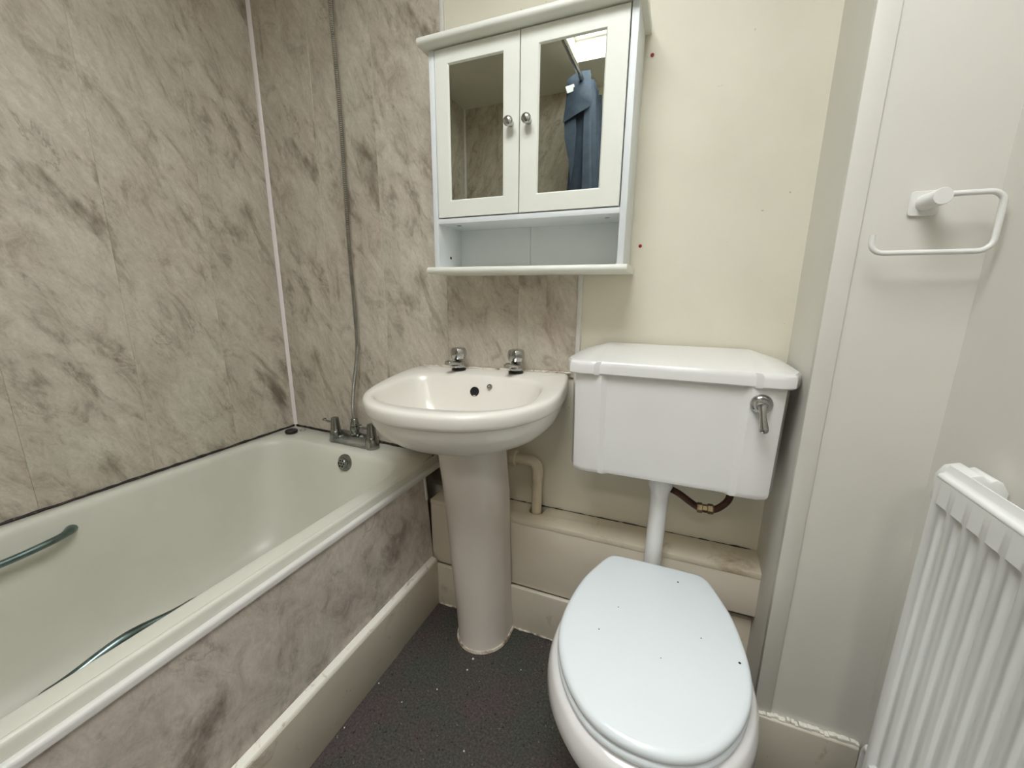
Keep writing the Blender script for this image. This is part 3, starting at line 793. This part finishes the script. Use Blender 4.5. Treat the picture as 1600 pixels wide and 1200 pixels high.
# pressed front sheet: flutes as real channels, closed at top and bottom by flat seams
pitch = .0335; ny = int((RY0 - RY1 - .02) / pitch)
bm = bmesh.new()
prof = []   # (y, depth)
y = RY0 - .0005; prof.append((y, 0.)); 
y0 = RY0 - .006
for k in range(ny):
    a = y0 - k * pitch
    prof += [(a - pitch * q, .0092 * (.5 - .5 * math.cos(2 * PI * q)) ** .8) for q in (0, .12, .22, .31, .40, .5, .60, .69, .78, .88)]
prof += [(RY1, 0.)]
zs = [(RZ0, 0.), (RZ0 + .035, 0.), (RZ0 + .042, 1.), (RZ1 - .0455, 1.), (RZ1 - .0415, 0.), (RZ1 - .006, 0.)]
rings = [[(RX + d_ * f_, y_, z) for y_, d_ in prof] for z, f_ in zs]
loft(rings, bm, False, False, closed=False)
obj('front_sheet', bm, 'radiator', rad, ang=40)
# rolled top edge, groove and back lip, end caps, rear plate
sec = [(RX, RZ1 - .0062), (RX, RZ1 - .003), (RX + .002, RZ1 - .0003), (RX + .004, RZ1 + .0003), (RX + .006, RZ1 + .001), (RX + .0085, RZ1 + .0045), (RX + .0100, RZ1 + .012), (RX + .0105, RZ1 + .0135), (RX + .0120, RZ1 + .0135), (RX + .0125, RZ1 + .012), (RX + .0125, RZ1 - .02), (RX + .0100, RZ1 - .02)]
obj('top_seam', prism(sec, 'y', RY1, RY0), 'radiator', rad, ang=40)
obj('rear_sheet', box(RX + .0165, RX + .0245, RY1 + .004, RY0 - .004, RZ0 + .004, RZ1 - .0205), 'radiator', rad, bevel=.002)
obj('end_cap', box(RX + .0005, RX + .0255, RY0 - .003, RY0, RZ0, RZ1 - .021), 'radiator', rad, bevel=.0008)
obj('end_cap', box(RX + .0005, RX + .0255, RY1, RY1 + .003, RZ0, RZ1 - .021), 'radiator', rad, bevel=.0008)
for yb in (-.452, -1.2):
    obj('bracket', prism([(RX + .025, RZ1 - .06), (RX + .025, RZ1 - .02), (RX + .033, RZ1 - .004), (RX + .05, RZ1 + .002), (RX + .060, RZ1 - .006), (RX + .066, RZ1 - .002), (RX + .074, RZ1 - .006), (RX + .082, RZ1 - .02), (RX + .082, RZ1 - .06)], 'y', yb, yb + .052), 'radiator', rad, bevel=.003)
obj('tail_pipe', tube([(RX + .014, RY0 + .004, RZ0 + .032), (RX + .014, RY0 + .020, RZ0 + .030), (RX + .014, RY0 + .026, RZ0 + .015), (RX + .014, RY0 + .026, .001)], .0075, 12), 'towel', rad)

# ============================================================ curtain rail and curtain (seen in the mirrors)
rail = thing('curtain_rail', 'chrome shower curtain rail running over the bath edge, seen in mirror', 'rail', (.893, -.9, 2.2))
obj('rod', tube([(.893, FRONT + .006, 2.2), (.893, -.9, 2.2), (.893, -.0085, 2.2)], .0125, 16), 'steel', rail)
for y, s_ in ((FRONT + .0002, 1), (.0038, -1)):
    obj('flange', lathe([(0, 0), (.028, 0), (.028, .005), (.016, .012), (.0155, .020), (0, .020)], (.893, y, 2.2), (0, s_, 0), 20), 'steel', rail)
cur = thing('shower_curtain', 'dark blue cloth shower curtain bunched at the rail end, seen in mirror', 'curtain', (.88, -1.62, 2.2))
NZ, NY = 40, 70
rings = []
for i in range(NZ + 1):
    t_ = i / NZ; z = 2.232 - t_ * 1.75
    sp_ = .55 + .45 * min(1, t_ * 3)
    ring = []
    for k in range(NY + 1):
        u = k / NY; ph = u * 2 * PI * 5.5
        y = -1.50 - u * .26
        x = .893 + .005 + sp_ * (.078 * math.sin(ph) + .012 * math.sin(ph * 2.3 + 1)) + .015 * math.sin(t_ * 5 + u * 7) * t_
        if z > 2.10: x = .893 + (x - .893) * (1 if abs(x - .893) > .024 else 1)
        ring.append((x, y + .012 * math.sin(ph * .5 + t_ * 3), z))
    rings.append(ring)
bm = loft(rings, None, False, False, closed=False)
f_ = bm.faces[:] 
bmesh.ops.solidify(bm, geom=f_, thickness=.0015)
obj('drape', bm, 'curtain', cur, ang=80)
# folded-over corner with its label
fy = -1.478
fl = [(.868, fy - .004, 2.245), (.935, fy, 2.238), (.943, fy, 2.17), (.955, fy, 2.085), (.930, fy, 2.065), (.870, fy + .012, 2.035), (.797, fy + .008, 2.005), (.806, fy, 2.09), (.812, fy, 2.16), (.812, fy, 2.215)]
bm = bmesh.new(); c = bm.verts.new((.88, fy + .022, 2.13)); vs = [bm.verts.new(p) for p in fl]
for a, b in zip(vs, vs[1:] + vs[:1]): bm.faces.new((c, a, b))
bmesh.ops.subdivide_edges(bm, edges=bm.edges[:], cuts=2, use_grid_fill=True, smooth=.3)
bmesh.ops.solidify(bm, geom=bm.faces[:], thickness=.002)
fo_ = obj('folded_corner', bm, 'curtain', cur, ang=60)
bm = prism([(.800, 2.03), (.862, 2.06), (.870, 1.95), (.862, 1.80), (.850, 1.70), (.832, 1.82), (.806, 1.93)], 'y', fy - .010, fy - .007)
obj('hanging_edge', bm, 'curtain', cur, smooth=False)
bm = prism([(.806, 2.176), (.852, 2.182), (.864, 2.151), (.818, 2.142)], 'y', fy + .0105, fy + .0125)
lb = obj('care_label', bm, 'label', fo_, smooth=False); lb['label'] = 'white cloth label on the folded corner'

# chips in the lid
for x, y, r_ in ((1.531, -.241, .0026), (1.408, -.380, .0015), (1.379, -.457, .0016), (1.575, -.400, .0015), (1.501, -.481, .0013), (1.6405, -.432, .0026)):
    lid_ = [o for o in wc.children if o.name.startswith('toilet_lid')][0]
    obj('chip', lathe([(0, 0), (r_, 0), (r_ * .9, .0004), (0, .0004)], (x, y, ZL + .0036 * max(0, 1 - ((x - WX) / .19) ** 2) * max(0, 1 - ((y - WY + .24) / .26) ** 2)), (0, 0, 1), 7), 'copper', lid_, smooth=False)
# crumbling sealant where the skirting meets the floor
pts = [(.772 + k * .011, -.1215 + rnd.uniform(-.001, .001), .0025) for k in range(56)]
struct('trim_10', tube(pts, [rnd.uniform(.0012, .0042) for _ in pts], 6), 'sealant')
# loose flakes on the floor (each one its own crumb)
CR_ = ((.987, -.279, .0035, 'large white crumb just in front of the pedestal foot'), (.988, -.318, .0028, 'white crumb second in front of the pedestal foot'),
       (.938, -.404, .0022, 'lone white crumb out in the middle of the dark floor left of the toilet'), (.774, -.452, .0022, 'white crumb against the foot of the bath skirting, the farther of two'),
       (.869, -.472, .0018, 'tiny white crumb on the floor between bath skirting and the middle'), (1.135, -.257, .0018, 'tiny white crumb near the back skirting beside the toilet pan'),
       (1.084, -.514, .0024, 'white crumb on the floor nearest the toilet pan front, at the bottom of the photo'), (.774, -.583, .0022, 'white crumb against the foot of the bath skirting, the nearer of two'))
for x, y, r_, lab in CR_:
    single('plaster_crumb', lathe([(0, 0), (r_, 0), (r_ * .8, r_ * .7), (0, r_ * .9)], (x, y, .0002), (0, 0, 1), 5, None, rnd.uniform(0, 3)), 'flake', lab, 'crumb', (x, y, .0002), 'plaster crumbs on the floor', smooth=False)
